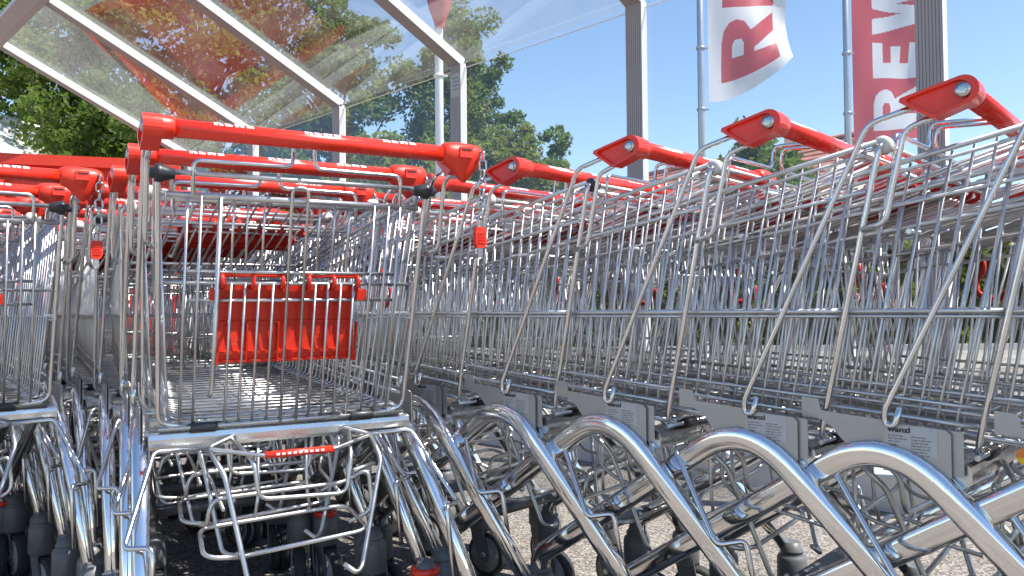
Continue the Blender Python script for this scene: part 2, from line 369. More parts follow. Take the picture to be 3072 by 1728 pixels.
fs = [(i * n + j, i * n + (j + 1) % n, (i + 1) * n + (j + 1) % n, (i + 1) * n + j) for i in range(len(sec) - 1) for j in range(n)] + [tuple(range(n)), tuple(range((len(sec) - 1) * n, len(sec) * n))]
m.add(vs, fs, True)
m.box((0.259, -0.0215, HZ + 0.002), (0.026, 0.006, 0.019)); lib('coin_lock', m, 'red_plastic')
m = MB(); m.box((0.259, -0.0250, HZ + 0.0065), (0.019, 0.0012, 0.0024)); lib('coin_slot', m, 'black_print')

# side rods
for s, nm in ((-1, 'left'), (1, 'right')):
    x = 0.2595 * s
    m = MB(); m.tube(fillet([(x, 0.052, 1.013), (x, 0.125, 0.9965), (x, 0.3195, 0.592), (x, 0.3185, 0.5725), (x, 0.3055, 0.5725), (x, 0.2985, 0.5985)], 0.016, 5), 0.0043, 8); lib('handle_rod_' + nm, m, 'chrome_rod')
    m = MB(); m.tube(fillet([(x, 0.03, 0.9965), (x, 0.076, 0.981), (x, 0.103, 0.855), (x - s * 0.014, 0.140, 0.848)], 0.014, 5), 0.0043, 8); lib('handle_loop_' + nm, m, 'chrome_rod')
    m = MB(); m.tube(fillet([(0.205 * s, 0.115, 0.971), (0.2395 * s, 0.115, 0.971), (0.2275 * s, 0.2125, 0.542), (0.17 * s, 0.2145, 0.534)], 0.022, 6), 0.0046, 8); lib('corner_post_' + nm, m, 'chrome_rod')
    m = MB(); m.lathe([(0.0070, 0.2575), (0.0085, 0.2555), (0.0095, 0.2455), (0.0150, 0.2435), (0.0160, 0.2385), (0.0150, 0.2345), (0.0120, 0.2270), (0.0090, 0.2140), (0.0070, 0.2130)], (0, 0.115, 0.968), 'x', 18)
    w = MB(); w.lathe([(0.0070, 0.2350), (0.0125, 0.2335), (0.0135, 0.2300), (0.0135, 0.2190), (0.0115, 0.2145), (0.0070, 0.2110)], (0, 0.115, 0.970), 'x', 18)
    if s < 0: m.v = [(-a, b, c) for a, b, c in m.v]; w.v = [(-a, b, c) for a, b, c in w.v]
    lib('bumper_black_' + nm, m, 'black_plastic'); lib('bumper_white_' + nm, w, 'white_plastic'); lib('bumper_dark_' + nm, w, 'black_plastic')
    # chassis tube: castor - shallow front leg - arch - steep rear leg - castor
    path = fillet([(0.178 * s, 0.812, 0.195), (0.180 * s, 0.808, 0.238), (0.248 * s, 0.318, 0.562), (0.276 * s, -0.040, 0.205)], 0.105, 12)
    m = MB(); m.tube(path, [1.0] * (len(path) - 1) + [0.72], 20, flat=(0.0157, 0.0192, (1, 0, 0)), sq=0.62); lib('chassis_tube_' + nm, m, 'chrome_tube')
    # guard wire around the rear leg
    m = MB(); m.tube(fillet([(0.12 * s, 0.208, 0.4945), (0.236 * s, 0.192, 0.499), (0.290 * s, 0.088, 0.368), (0.252 * s, 0.058, 0.372), (0.254 * s, 0.030, 0.245)], 0.012, 5), 0.0045, 8); lib('leg_guard_' + nm, m, 'chrome_rod')
    # side plate
    sx = lambda y: s * (0.2525 - 0.05 * max(0, (y - 0.21)))
    poly = [(0.222, 0.510), (0.30, 0.512), (0.335, 0.533), (0.372, 0.534), (0.386, 0.545), (0.398, 0.560), (0.418, 0.571), (0.446, 0.572), (0.446, 0.602), (0.420, 0.600), (0.416, 0.5835), (0.32, 0.5765), (0.222, 0.570)]
    m = MB(); m.prism(poly, lambda p, t: Vector((sx(p[0]) + s * t, p[0], p[1])), -0.0012, 0.0)
    poly2 = [(0.236, 0.508), (0.324, 0.508), (0.324, 0.570), (0.318, 0.5755), (0.242, 0.5715), (0.236, 0.566)]
    m.prism(poly2, lambda p, t: Vector((s * (0.2545 + t) - s * 0.02 * (p[0] - 0.213), p[0], p[1])), 0.0, 0.0022)
    lib('side_plate_' + nm, m, 'galvanised')
    m = MB()
    px = lambda y, d: s * (0.2571 + d) - s * 0.02 * (y - 0.213)
    def quad(y0, y1, z0, z1, d): m.add([Vector((px(y0, d), y0, z0)), Vector((px(y1, d), y1, z0)), Vector((px(y1, d), y1, z1)), Vector((px(y0, d), y0, z1))], [(0, 1, 2, 3)])
    quad(0.2525, 0.319, 0.5335, 0.5725, 0); m.cur = 1
    rr = random.Random(3)
    for c0, c1 in ((0.3165, 0.289), (0.286, 0.256)):
        for k in range(7):
            z = 0.5575 - k * 0.0040; y = c0
            if c0 < 0.28 and k == 0: z += 0.0065
            while y - 0.004 > c1 + rr.random() * 0.012:
                w = 0.0015 + rr.random() * 0.005; quad(y, y - w, z, z + 0.0016, 0.0003); y -= w + 0.0012
    lib('sticker_' + nm, m, ['sticker_paper', 'grey_print'])
    # bag hook
    hx = s * 0.2215
    pts = [(0.012, 0.045), (0.010, 0.020), (0.021, 0.004), (0.020, -0.016), (0.006, -0.029), (-0.010, -0.027), (-0.021, -0.013), (-0.0235, 0.006)]
    m = MB(); m.tube(fillet([(hx, 0.29 + a * 1.32, 0.778 + b * 1.05) for a, b in pts], 0.012, 3), 0.005, 8, flat=(0.7, 1.24, (1, 0, 0))); lib('bag_hook_' + nm, m, 'red_plastic')

def font_mesh(txt, size, offset, mname, shear=0.0):
    c = bpy.data.curves.new('t', 'FONT'); c.body = txt; c.size = size; c.offset = offset; c.shear = shear; c.resolution_u = 3
    o = bpy.data.objects.new('t', c); COL.objects.link(o); dg = bpy.context.evaluated_depsgraph_get()
    me = bpy.data.meshes.new_from_object(o.evaluated_get(dg)); bpy.data.objects.remove(o); me.materials.clear(); me.materials.append(MATS[mname]); return me
CM['maker_print'] = font_mesh('wanzl', 0.0125, 0.00038, 'black_print')
CM['maker_print'].transform(Matrix.Diagonal((1.05, 0.8, 1, 1)))

# gate mesh (origin on the hinge axis, hanging along -z)
GATE_X = [-0.192, -0.170, -0.139, -0.1155, -0.0915, -0.0675, -0.0425, -0.018, 0.011, 0.0345, 0.0585, 0.0825, 0.107, 0.138, 0.166, 0.189]
m = MB(); m.tube([(-0.232, 0, 0), (0.232, 0, 0)], 0.0046, 10)
m.tube([(-0.226, 0.004, -0.037), (0.226, 0.004, -0.037)], 0.0058, 10)
for sg in (-1, 1): m.tube([(0.218 * sg, 0, 0), (0.218 * sg, 0.003, -0.037)], 0.003, 6)
lib('rear_gate', m, 'chrome_wire')
GATE_R = [(0.188, -0.168, 0.0034), (0.224, -0.188, 0.0034), (0.188, -0.219, 0.0034), (0.224, -0.452, 0.0040)]
for i, (w, z, r) in enumerate(GATE_R):
    m = MB(); m.tube([(-w, 0.005, z), (w, 0.005, z)], r, 8); lib('gate_rail_%d' % i, m, 'chrome_wire')
def gate_wire_path(i):
    x = GATE_X[i]
    if i in (7, 8): return None
    if 3 <= i <= 6 or 9 <= i <= 12: return fillet([(x, 0, -0.187), (x * 1.02, 0, -0.452)], 0.01)
    if i == 2: return fillet([(x, -0.003, -0.037), (x - 0.002, -0.003, -0.38), (x - 0.006, 0.006, -0.395)], 0.01)
    return [(x, 0, -0.037), (x * 1.01, 0, -0.452)]
GATE_W = []
for i in range(len(GATE_X)):
    p = gate_wire_path(i)
    if p: GATE_W.append((p, 0.0026 if i not in (2,) else 0.0042))
GATE_W.append((fillet([(-0.018, -0.004, -0.452), (-0.018, -0.004, -0.012), (0.011, -0.004, -0.012), (0.011, -0.004, -0.452)], 0.0145, 6), 0.0030))
for i, x in ((3, -0.1155), (4, -0.0915), (5, -0.063), (9, 0.036), (10, 0.064), (11, 0.092)):
    GATE_W.append(([(x, 0.006, -0.037), (x, 0.006, -0.168)], 0.0022))
for i, (p, r) in enumerate(GATE_W):
    m = MB(); m.tube(p, r, 6); lib('gate_wire_%d' % i, m, 'chrome_wire')
m = MB()
for p, r in GATE_W: m.tube(p, r, 5)
for w, z, r in GATE_R: m.tube([(-w, 0.005, z), (w, 0.005, z)], r, 6)
lib('gate_wires', m, 'chrome_wire')
# red child-seat flap
m = MB()
X0, X1 = -0.140, 0.122; xc = (X0 + X1) / 2
fnp = lambda a, b, t0, t1, s0, s1: m.box(((a + b) / 2, (t0 + t1) / 2, -(s0 + s1) / 2), (b - a, t1 - t0, s1 - s0))
fnp(X0 + 0.008, X1 - 0.008, 0.016, 0.0185, 0.190, 0.262)          # upper, recessed panel
m.add([(X0 + .006, .0155, -.262), (X1 - .006, .0155, -.262), (X1 - .004, .0095, -.322), (X0 + .004, .0095, -.322)] + [(X0 + .006, .019, -.262), (X1 - .006, .019, -.262), (X1 - .004, .013, -.322), (X0 + .004, .013, -.322)], [(0, 1, 2, 3), (7, 6, 5, 4), (0, 4, 5, 1), (3, 2, 6, 7), (0, 3, 7, 4), (1, 5, 6, 2)])
fnp(X0 + 0.006, X1 - 0.006, 0.0115, 0.017, 0.259, 0.2625)         # ledge across the middle
fnp(X0, X1, 0.0055, 0.0115, 0.313, 0.319); fnp(X0 - .001, X1 + .001, 0.0045, 0.0110, 0.330, 0.3345)
fnp(X0, X1, 0.0105, 0.0135, 0.317, 0.333)
for x in (X0 + .001, -0.083, -0.028, 0.062, X1 - .001): fnp(x - 0.0016, x + 0.0016, 0.0045, 0.0125, 0.262, 0.334)
for x in (X0 + 0.004, X1 - 0.004): fnp(x - 0.0045, x + 0.0045, 0.0045, 0.018, 0.310, 0.338)
for k in range(9):
    x = X0 + 0.022 + k * 0.0275; fnp(x - .004, x + .004, 0.0125, 0.0165, 0.266, 0.312)
for a, b in ((X0 + .005, -0.022), (0.018, X1 - .003)):
    m.tube([(a, 0.006, -0.1735), (b, 0.006, -0.1735)], 0.0040, 8)
    for q in (a + .004, (a + b) / 2, b - .004):
        m.tube(fillet([(q, 0.013, -0.172), (q, -0.004, -0.176), (q, -0.0045, -0.192), (q, 0.014, -0.198)], 0.006, 3), 0.0042, 8)
for q in (X0 - 0.002, X1 + 0.002): m.box((q, 0.004, -0.208), (0.018, 0.011, 0.020))
lib('seat_flap', m, 'red_flap')

# stay wires between hinge and handle
for s, nm in ((-1, 'left'), (1, 'right')):
    m = MB(); m.tube(fillet([(0.185 * s, 0.115, 0.934), (0.185 * s, 0.110, 0.9925), (0.020 * s, 0.108, 0.9935), (0.0185 * s, 0.104, 1.034), (0.0185 * s, 0.012, 1.028)], 0.014, 5), 0.0037, 8); lib('handle_stay_' + nm, m, 'chrome_rod')

# basket sides
SIDE_Y = [0.150 + 0.0276 * i for i in range(29)]
def side_wire(y, s):
    k = max(0.0, 1 - (y - 0.15) / 0.80); yb = y + 0.108 * k ** 0.7 - 0.010
    zt, zb = rim_z(y) - 0.004, floor_z(yb) + 0.004
    return fillet([(s * (rim_w(y) - .0042), y, zt), (s * (bot_w(yb) - .0042), yb, zb), (s * (bot_w(yb) - .030), yb, zb - 0.003)], 0.012, 3)
for s, nm in ((-1, 'left'), (1, 'right')):
    m = MB()
    def rail(z, r, y0=0.135, y1=0.945, off=0.0, n=8): m.tube([(s * (side_x(y, z(y)) + off), y, z(y)) for y in (y0, (y0 + y1) / 2, y1)], r, n)
    rail(lambda y: rim_z(y), 0.0040, 0.118); rail(lambda y: rim_z(y) - 0.0125, 0.0028)
    rail(lambda y: rail_z(y), 0.0030, 0.135)
    rail(lambda y: 0.731, 0.0036, 0.172); rail(lambda y: 0.7235, 0.0024, 0.172, 0.94)
    rail(lambda y: sill_z(y) + 0.026, 0.0026, 0.205); rail(lambda y: sill_z(y), 0.0034, 0.205); rail(lambda y: floor_z(y) + 0.002, 0.0030, 0.212)
    lib('basket_side_' + nm, m, 'chrome_wire')
    for i, y in enumerate(SIDE_Y):
        w = MB(); w.tube(side_wire(y, s), 0.0022, 6); lib('side_wire_%s_%d' % (nm, i), w, 'chrome_wire')
    w = MB()
    for y in SIDE_Y: w.tube(side_wire(y, s), 0.0022, 5)
    lib('side_wires_' + nm, w, 'chrome_wire')
# floor and nose
m = MB()
for i in range(21):
    y = 0.215 + 0.036 * i; z = floor_z(y); m.tube([(-bot_w(y) + .004, y, z), (bot_w(y) - .004, y, z)], 0.0024, 6)
for i in range(9):
    t = -1 + i / 4; m.tube([(t * (bot_w(y) - .012), y, floor_z(y) - 0.0038) for y in (0.213, 0.56, 0.935)], 0.0026 if i % 2 else 0.0021, 6)
lib('basket_floor', m, 'chrome_wire')
m = MB()
yn = lambda z: 0.935 + 0.03 * (z - 0.6) / 0.24
for z, r in ((rim_z(.95), 0.0038), (rim_z(.95) - .0125, 0.0026), (rail_z(.95) - .004, .0026), (0.727, 0.0030), (0.67, .0024), (floor_z(.93) + .004, 0.003)):
    w = side_x(0.945, z); m.tube([(-w, yn(z), z), (w, yn(z), z)], r, 6)
for i in range(12):
    t = -1 + 2 * (i + .5) / 12; z0, z1 = floor_z(.93), rim_z(.95); m.tube([(t * side_x(.94, z0), yn(z0) - .003, z0), (t * side_x(.94, z1), yn(z1) - .003, z1)], 0.002, 5)
lib('basket_nose', m, 'chrome_wire')

# crossbar (pressed sheet) with bottom rails and clips
m = MB()
prof = [(0.222, 0.527), (0.2165, 0.523), (0.2145, 0.515), (0.2150, 0.503), (0.2200, 0.4965), (0.232, 0.4955), (0.250, 0.500), (0.250, 0.5275)]
m.prism(prof, lambda p, t: Vector((t, p[0], p[1])), -0.243, 0.243); m.sm = [False] * len(m.sm); lib('crossbar', m, 'steel_bar')
m = MB(); m.tube([(-0.228, 0.212, 0.5335), (0.228, 0.212, 0.5335)], 0.0040, 8); m.tube([(-0.224, 0.220, 0.5375), (0.224, 0.220, 0.5375)], 0.0030, 8); lib('hinge_rail', m, 'chrome_wire')
for s, nm, x in ((-1, 'left', -0.153), (1, 'right', 0.141)):
    m = MB(); m.lathe([(0.0085, x - 0.0225), (0.0095, x - 0.021), (0.0095, x + 0.021), (0.0085, x + 0.0225)], (0, 0.214, 0.532), 'x', 12); lib('clip_' + nm, m, 'black_plastic')
m = MB(); m.add([(-0.075, 0.2155, 0.521), (0.075, 0.2155, 0.521), (0.072, 0.2148, 0.511), (-0.072, 0.2148, 0.511)], [(0, 1, 2, 3)])
# crate rack under the crossbar
m = MB(); rw = 0.0042
m.tube(fillet([(-0.098, 0.222, 0.500), (-0.100, 0.21, 0.513), (-0.152, 0.186, 0.497), (-0.066, 0.140, 0.484), (0.066, 0.140, 0.484), (0.152, 0.186, 0.497), (0.100, 0.21, 0.513), (0.098, 0.222, 0.500)], 0.012, 4), rw, 8)
m.tube(fillet([(-0.105, 0.205, 0.508), (-0.078, 0.146, 0.472), (-0.072, 0.140, 0.408), (0.088, 0.140, 0.400), (0.098, 0.146, 0.470), (0.112, 0.205, 0.506)], 0.02, 5), rw, 8)
m.tube(fillet([(-0.150, 0.186, 0.497), (-0.128, 0.150, 0.455), (-0.098, 0.085, 0.268), (-0.080, 0.070, 0.262), (-0.062, 0.075, 0.266)], 0.012, 4), rw + .0004, 8)
m.tube(fillet([(0.150, 0.186, 0.497), (0.158, 0.150, 0.455), (0.098, 0.085, 0.280), (0.083, 0.070, 0.272), (0.062, 0.080, 0.290)], 0.012, 4), rw + .0004, 8)
m.tube(fillet([(-0.112, 0.108, 0.322), (-0.168, 0.112, 0.328), (-0.160, 0.215, 0.352), (0.110, 0.215, 0.360), (0.120, 0.112, 0.335), (-0.112, 0.108, 0.322)], 0.026, 5), rw, 8)
m.tube(fillet([(-0.150, 0.20, 0.36), (-0.140, 0.20, 0.405), (0.105, 0.21, 0.405), (0.150, 0.20, 0.43), (0.155, 0.19, 0.35), (0.110, 0.20, 0.33)], 0.02, 4), rw, 8)
for x in (-0.055, 0.035): m.tube(fillet([(x, 0.228, 0.50), (x, 0.222, 0.40), (x * 1.15, 0.215, 0.356)], 0.01), 0.0032, 6)
m.tube(fillet([(0.10, 0.14, 0.44), (0.142, 0.16, 0.445)], 0.01), rw, 8)
m.tube(fillet([(-0.13, 0.42, 0.52), (-0.128, 0.43, 0.43), (-0.11, 0.40, 0.40), (-0.115, 0.235, 0.375)], 0.02, 4), 0.0035, 6)
m.tube(fillet([(0.13, 0.42, 0.52), (0.128, 0.43, 0.43), (0.11, 0.40, 0.40), (0.105, 0.235, 0.380)], 0.02, 4), 0.0035, 6)
lib('crate_rack', m, 'chrome_wire')
m = MB(); m.tube([(-0.062, 0.140, 0.484), (0.062, 0.140, 0.484)], 0.0066, 12); lib('rack_grip', m, 'red_plastic')
m = MB()
for k in range(9): m.box((-0.04 + k * 0.01, 0.1332, 0.4852), (0.006, 0.0006, 0.0042))
lib('grip_print', m, 'white_print')
m = MB(); m.tube([(-0.182, 0.786, 0.262), (0.182, 0.786, 0.262)], 0.0135, 12); lib('cross_tube', m, 'dark_grey_plastic')
# castor (origin at the swivel axis on the ground)
m = MB(); m.lathe([(0.0175, 0.226), (0.0195, 0.214), (0.0245, 0.2085), (0.0245, 0.2045), (0.020, 0.2035), (0.0285, 0.197), (0.0315, 0.190), (0.0325, 0.130), (0.028, 0.124)], (0, 0, 0), 'z', 20)
for s in (-1, 1): m.prism([(-0.022, 0.150), (0.022, 0.150), (0.012, 0.100), (-0.016, 0.046), (-0.036, 0.040), (-0.044, 0.060), (-0.030, 0.110)], lambda p, t: Vector((t * s, p[0], p[1])), 0.0185, 0.0225)
lib('castor', m, 'castor_grey')
m = MB(); c = (0, -0.026, 0.0605)
m.lathe([(0.050, -0.0145), (0.0575, -0.0135), (0.0605, -0.009), (0.0605, 0.009), (0.0575, 0.0135), (0.050, 0.0145)], c, 'x', 28); m.cur = 1
m.lathe([(0.010, -0.017), (0.016, -0.0165), (0.017, -0.0145), (0.048, -0.0150), (0.0485, 0.0150), (0.017, 0.0145), (0.016, 0.0165), (0.010, 0.017)], c, 'x', 24); m.cur = 2
m.lathe([(0.006, -0.026), (0.008, -0.0255), (0.008, 0.0255), (0.006, 0.026)], c, 'x', 8)
lib('wheel', m, ['rubber', 'wheel_grey', 'chain_steel'])
m = MB(); m.lathe([(0.022, 0.2135), (0.030, 0.2125), (0.030, 0.2005), (0.022, 0.1995)], (0, 0, 0), 'z', 18); lib('castor_collar', m, 'red_plastic')
# chain and key
def chain_mesh(P, ll=0.021):
    """oval links along a polyline, alternate links turned by 90 degrees"""
    P = [Vector(p) for p in P]; L = [0]
    for a, b in zip(P, P[1:]): L.append(L[-1] + (b - a).length)
    def at(d):
        for i in range(len(P) - 1):
            if d <= L[i + 1] or i == len(P) - 2: return P[i].lerp(P[i + 1], (d - L[i]) / (L[i + 1] - L[i])), (P[i + 1] - P[i]).normalized()
    m = MB(); step = ll * 0.70; k = 0; d = step / 2
    while d < L[-1]:
        c, t = at(d); up = Vector((0, 1, 0)) if abs(t.y) < 0.9 else Vector((0, 0, 1)); u = (up - t * up.dot(t)).normalized(); w = t.cross(u)
        if k % 2: u, w = w, u
        ring = []
        for j in range(12):
            a = 2 * math.pi * j / 12; ca, sa = math.cos(a), math.sin(a)
            ring.append(c + t * (ca * 0.0055 + (0.0045 if ca > 0 else -0.0045)) + u * sa * 0.0072)
        m.tube(ring, 0.0022, 6, closed=True); d += step; k += 1
    return m
lib('chain_hanging', chain_mesh([(0.291, -0.021, 1.026), (0.291, -0.024, 1.00), (0.286, -0.023, 0.884)], 0.025), 'chain_steel')
lib('chain_linked', chain_mesh([(0.296, -0.015, 1.015), (0.306, 0.04, 0.985), (0.304, 0.13, 0.965), (0.292, 0.215, 0.985), (0.270, 0.238, 1.005)]), 'chain_steel')
m = MB(); poly = [(-0.010, 0.001), (-0.0075, 0.006), (0.0075, 0.006), (0.010, 0.001), (0.010, -0.022), (0.0065, -0.0285), (-0.0065, -0.0285), (-0.010, -0.022)]
m.prism(poly, lambda p, t: Vector((0.285 + p[0] * 1.1, -0.023 + t, 0.881 + p[1] * 1.1)), -0.006, 0.006)
for k in range(4): m.box((0.285, -0.0295, 0.876 - k * 0.0055), (0.014, 0.0025, 0.0022))
m.cur = 1; m.box((0.285, -0.023, 0.842), (0.0095, 0.003, 0.022)); lib('chain_key', m, ['red_plastic', 'chain_steel'])
m = MB(); m.lathe([(0.001, -0.0004), (0.019, -0.0004), (0.019, 0.0004), (0.001, 0.0004)], (0, 0, 0), 'x', 20); lib('round_sticker', m, 'sticker_orange')
# two-tone oval sticker
m = MB(); e = [(0.017 * math.cos(2 * math.pi * i / 24), 0.013 * math.sin(2 * math.pi * i / 24)) for i in range(24)]
m.add([(0, a, b) for a, b in e], [tuple(range(24))]); m.cur = 1
m.add([(-0.0003, a * 0.96, min(b, -0.002) * 0.96) for a, b in e], [tuple(range(24))]); lib('oval_sticker', m, ['sticker_orange', 'sticker_yellow'])

REST, RAISED = math.atan(0.225), R(74)
def make_cart(x, y, yaw, label, group, detailed=False, last=False, bumper=('white', 'white'), collars=(), oval=False, hook=True, castor_yaw=None):
    root = bpy.data.objects.new('shopping_cart', None); COL.objects.link(root); root.empty_display_size = 0.1
    if not last: yaw += R(rng.uniform(-0.8, 0.8)); x += rng.uniform(-.005, .005); y += rng.uniform(-.005, .005)
    c, s = math.cos(yaw), math.sin(yaw)
    root.location = (x + c * -0.0145, y + s * -0.0145, 0); root.rotation_euler = (0, 0, yaw)
    tag(root, label, 'shopping cart', group)
    P = lambda nm, me, par=None: link(nm, CM[me], par or root)
    h = P('handle', 'handle'); P('handle_print', 'handle_print', h)
    ec = P('end_cap', 'end_cap'); P('bolt', 'bolt', ec); er = P('end_cap', 'end_cap_right'); P('bolt', 'bolt_right', er)
    lk = P('coin_lock', 'coin_lock'); P('coin_slot', 'coin_slot', lk)
    for i, nm in enumerate(('left', 'right')):
        P('handle_rod', 'handle_rod_' + nm); P('handle_loop', 'handle_loop_' + nm); P('corner_post', 'corner_post_' + nm)
        P('hinge_bumper', 'bumper_%s_%s' % (bumper[i], nm)); P('chassis_tube', 'chassis_tube_' + nm); P('leg_guard', 'leg_guard_' + nm)
        sp = P('side_plate', 'side_plate_' + nm); P('sticker', 'sticker_' + nm, sp)
        if detailed and nm == 'left':
            w = P('maker_print', 'maker_print', sp); w.matrix_local = Matrix(((0, 0, -1, -0.2577 + 0.02 * 0.08), (-1, 0, 0, 0.3165), (0, 1, 0, 0.5638), (0, 0, 0, 1)))
        if oval and nm == 'left': link('oval_sticker', CM['oval_sticker'], sp, (-0.2475, 0.405, 0.548))
        P('handle_stay', 'handle_stay_' + nm); P('hinge_clip', 'clip_' + nm)
        sd = P('basket_side', 'basket_side_' + nm)
        if detailed:
            for k in range(len(SIDE_Y)): P('side_wire', 'side_wire_%s_%d' % (nm, k), sd)
        else: P('side_wires', 'side_wires_' + nm, sd)
    if hook: P('bag_hook', 'bag_hook_right')
    g = link('rear_gate', CM['rear_gate'], root, (0, 0.115, 0.971), (REST if last else RAISED + R(rng.uniform(-1.2, 1.2)), 0, 0))
    if detailed:
        for k in range(len(GATE_W)): P('gate_wire', 'gate_wire_%d' % k, g)
        for k in range(len(GATE_R)): P('gate_rail', 'gate_rail_%d' % k, g)
    else: P('gate_wires', 'gate_wires', g)
    P('seat_flap', 'seat_flap', g)
    P('basket_floor', 'basket_floor'); P('basket_nose', 'basket_nose'); P('crossbar', 'crossbar'); P('hinge_rail', 'hinge_rail'); P('cross_tube', 'cross_tube')
    rk = P('crate_rack', 'crate_rack'); gp = P('rack_grip', 'rack_grip', rk)
    if last or detailed: P('grip_print', 'grip_print', rk)
    if last: ch = P('chain', 'chain_hanging'); P('chain_key', 'chain_key', ch)
    else: P('chain', 'chain_linked')
    for k, (cx, cy) in enumerate(((-0.276, -0.043), (0.276, -0.043), (-0.178, 0.812), (0.178, 0.812))):
        ca = link('castor', CM['castor'], root, (cx, cy, 0), (0, 0, R(rng.uniform(-25, 25)) if castor_yaw is None else castor_yaw))
        P('wheel', 'wheel', ca)
        if k in collars: P('collar', 'castor_collar', ca)
    return root

ORD = ['first', 'second', 'third', 'fourth', 'fifth', 'sixth', 'seventh', 'eighth', 'ninth', 'tenth', 'eleventh']
def train(x, y, yaw, n, s, dy, start=0):
    out = []
    for i in range(start, 0): pass
    px, py, a = x, y, yaw
    for i in range(n):
        out.append((px, py, a)); d = dy(i); a2 = a + d / 2
        px -= math.sin(a2) * s; py += math.cos(a2) * s; a += d
    return out
SP = 0.262
# middle row
for i, (x, y, a) in enumerate(train(-0.3037, 1.3450, 0.5182, 11, SP, lambda i: R((0.5, 3.5, 4.5, 4, 2.5, 1, 0)[min(i, 6)]))):
    if i == 0: lb = 'hindmost cart of the middle row, its wire gate down with a red seat flap'
    else: lb = '%s cart from the near end of the middle row, gate pushed up, nested' % ORD[i]
    make_cart(x, y, a, lb, 'carts nested in the middle row', detailed=i == 0, last=i == 0, bumper=('black', 'black') if i % 3 == 0 else ('white', 'white'), collars={1: (1,), 3: (1,)}.get(i, ()))
# left row
for i, (x, y, a) in enumerate(train(-1.0957, 1.5302, 0.6316, 11, SP, lambda i: R((3, 4, 4, 2, 1, 0)[min(i, 5)]))):
    if i == 0: lb = 'hindmost cart of the left row, cut by the left picture edge, gate down'
    else: lb = '%s cart from the near end of the left row, nested behind the hindmost one' % ORD[i]
    make_cart(x, y, a, lb, 'carts nested in the left row', detailed=i == 0, last=i == 0, bumper=('white', 'black') if i == 0 else ('white', 'white'), collars={0: (3,)}.get(i, ()))
# right row: the third of the row (index 2) is the one with the measured pose
rx, ry, ra = 0.7818, 1.2559, 0.8272
rowR = [(rx + math.sin(ra) * k, ry - math.cos(ra) * k, ra) for k in (4 * SP - 0.055, 3 * SP - 0.055, 2 * SP - 0.055, SP - 0.05)]
rowR += train(rx, ry, ra, 9, SP, lambda i: R((0, 0, -1, -3, -4, -3, 0)[min(i, 6)]))
for i, (x, y, a) in enumerate(rowR):
    if i == 0: lb = 'right row cart outside the picture with just its wire nose inside the edge'
    elif i == 1: lb = 'right row cart with only its front basket wires showing at the right edge'
    elif i == 2: lb = 'right row cart at the right edge with a yellow and orange oval sticker'
    elif i == 3: lb = 'cart at the right edge with its handle cut off by the frame, right row'
    else: lb = '%s red-handled cart from the right picture edge in the long right row' % ORD[i - 4]
    make_cart(x, y, a, lb, 'carts nested in the long right row', detailed=2 <= i <= 8, last=False, bumper=('dark', 'white') if i == 6 else ('white', 'white'), collars={8: (2,)}.get(i, ()), oval=i == 2)

# ------------------------------------------------------------------ ground
def slab(name, x0, x1, y0, y1, z, m, th=0.0):
    b = MB()
    if th: b.box(((x0 + x1) / 2, (y0 + y1) / 2, z - th / 2), (x1 - x0, y1 - y0, th))
    else: b.add([(x0, y0, z), (x1, y0, z), (x1, y1, z), (x0, y1, z)], [(0, 1, 2, 3)])
    o = link(name, b.mesh(name, m)); o['kind'] = 'structure'; return o
slab('ground', -400, 400, -400, 600, 0.0, 'asphalt')
slab('pavement', -30, 45, 9.3, 13.0, 0.004, 'paving')
b = MB(); b.box((7.5, 13.06, 0.05), (75, 0.12, 0.1)); o = link('kerb', b.mesh('kerb', 'concrete')); o['kind'] = 'structure'

# ------------------------------------------------------------------ glass shelter
WX, WY, WA, WS, ZE, KR = -0.3035, 4.6556, 0.7721, 1.2828, 2.1656, 0.475
FWv = Vector((-math.sin(WA), math.cos(WA), 0)); RTv = Vector((math.cos(WA), math.sin(WA), 0)); UPv = Vector((0, 0, 1))
sh = bpy.data.objects.new('cart_shelter', None); COL.objects.link(sh); sh.location = (WX, WY, 0); sh.rotation_euler = (0, 0, WA)
tag(sh, 'open glass cart shelter with pale aluminium posts and a sloping glazed roof', 'shelter')
# local frame of the shelter: x = outwards (away from the carts), y = along the wall, z up
ROOF_L = 1.50
pm = MB(); pw, pd = 0.092, 0.042
prof = [(-pd / 2, -pw / 2), (pd / 2, -pw / 2), (pd / 2, pw / 2), (-pd / 2, pw / 2)]
for k in (3, 2, 1, 0, -1, -2, -3):                       # fine grooves on the inner face
    g = k * 0.0115; prof += [(-pd / 2, g + 0.0015), (-pd / 2 + 0.003, g + 0.0008), (-pd / 2 + 0.003, g - 0.0008), (-pd / 2, g - 0.0015)]
def lit_flanks(mb, nf):                                    # sunlight painted in: flanks (first faces after the caps) white, inner face dark
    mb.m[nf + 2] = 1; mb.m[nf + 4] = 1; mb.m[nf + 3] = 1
pm.prism(prof, lambda p, t: Vector((p[0], p[1], t)), 0.004, ZE - 0.004); lit_flanks(pm, 0)
pm.box((0, 0, 0.006), (0.12, 0.16, 0.012))
post_me = pm.mesh('post', ['aluminium', 'aluminium_cap_lit_flank'])
cm = MB(); cm.box((0.032, 0, ZE / 2), (0.012, 0.062, ZE - 0.03)); cap_me = cm.mesh('post_cap', 'aluminium_cap_lit_flank')
ca = math.cos(math.atan(KR)); sa = math.sin(math.atan(KR)); RL = ROOF_L / ca
bm_ = MB()
def rp(p, t): return Vector((-t * ca + p[0] * sa, p[1], ZE + t * sa + p[0] * ca))
bm_.prism(prof, rp, -0.005, RL); lit_flanks(bm_, 0); beam_me = bm_.mesh('roof_beam', ['aluminium', 'aluminium_cap_lit_flank'])
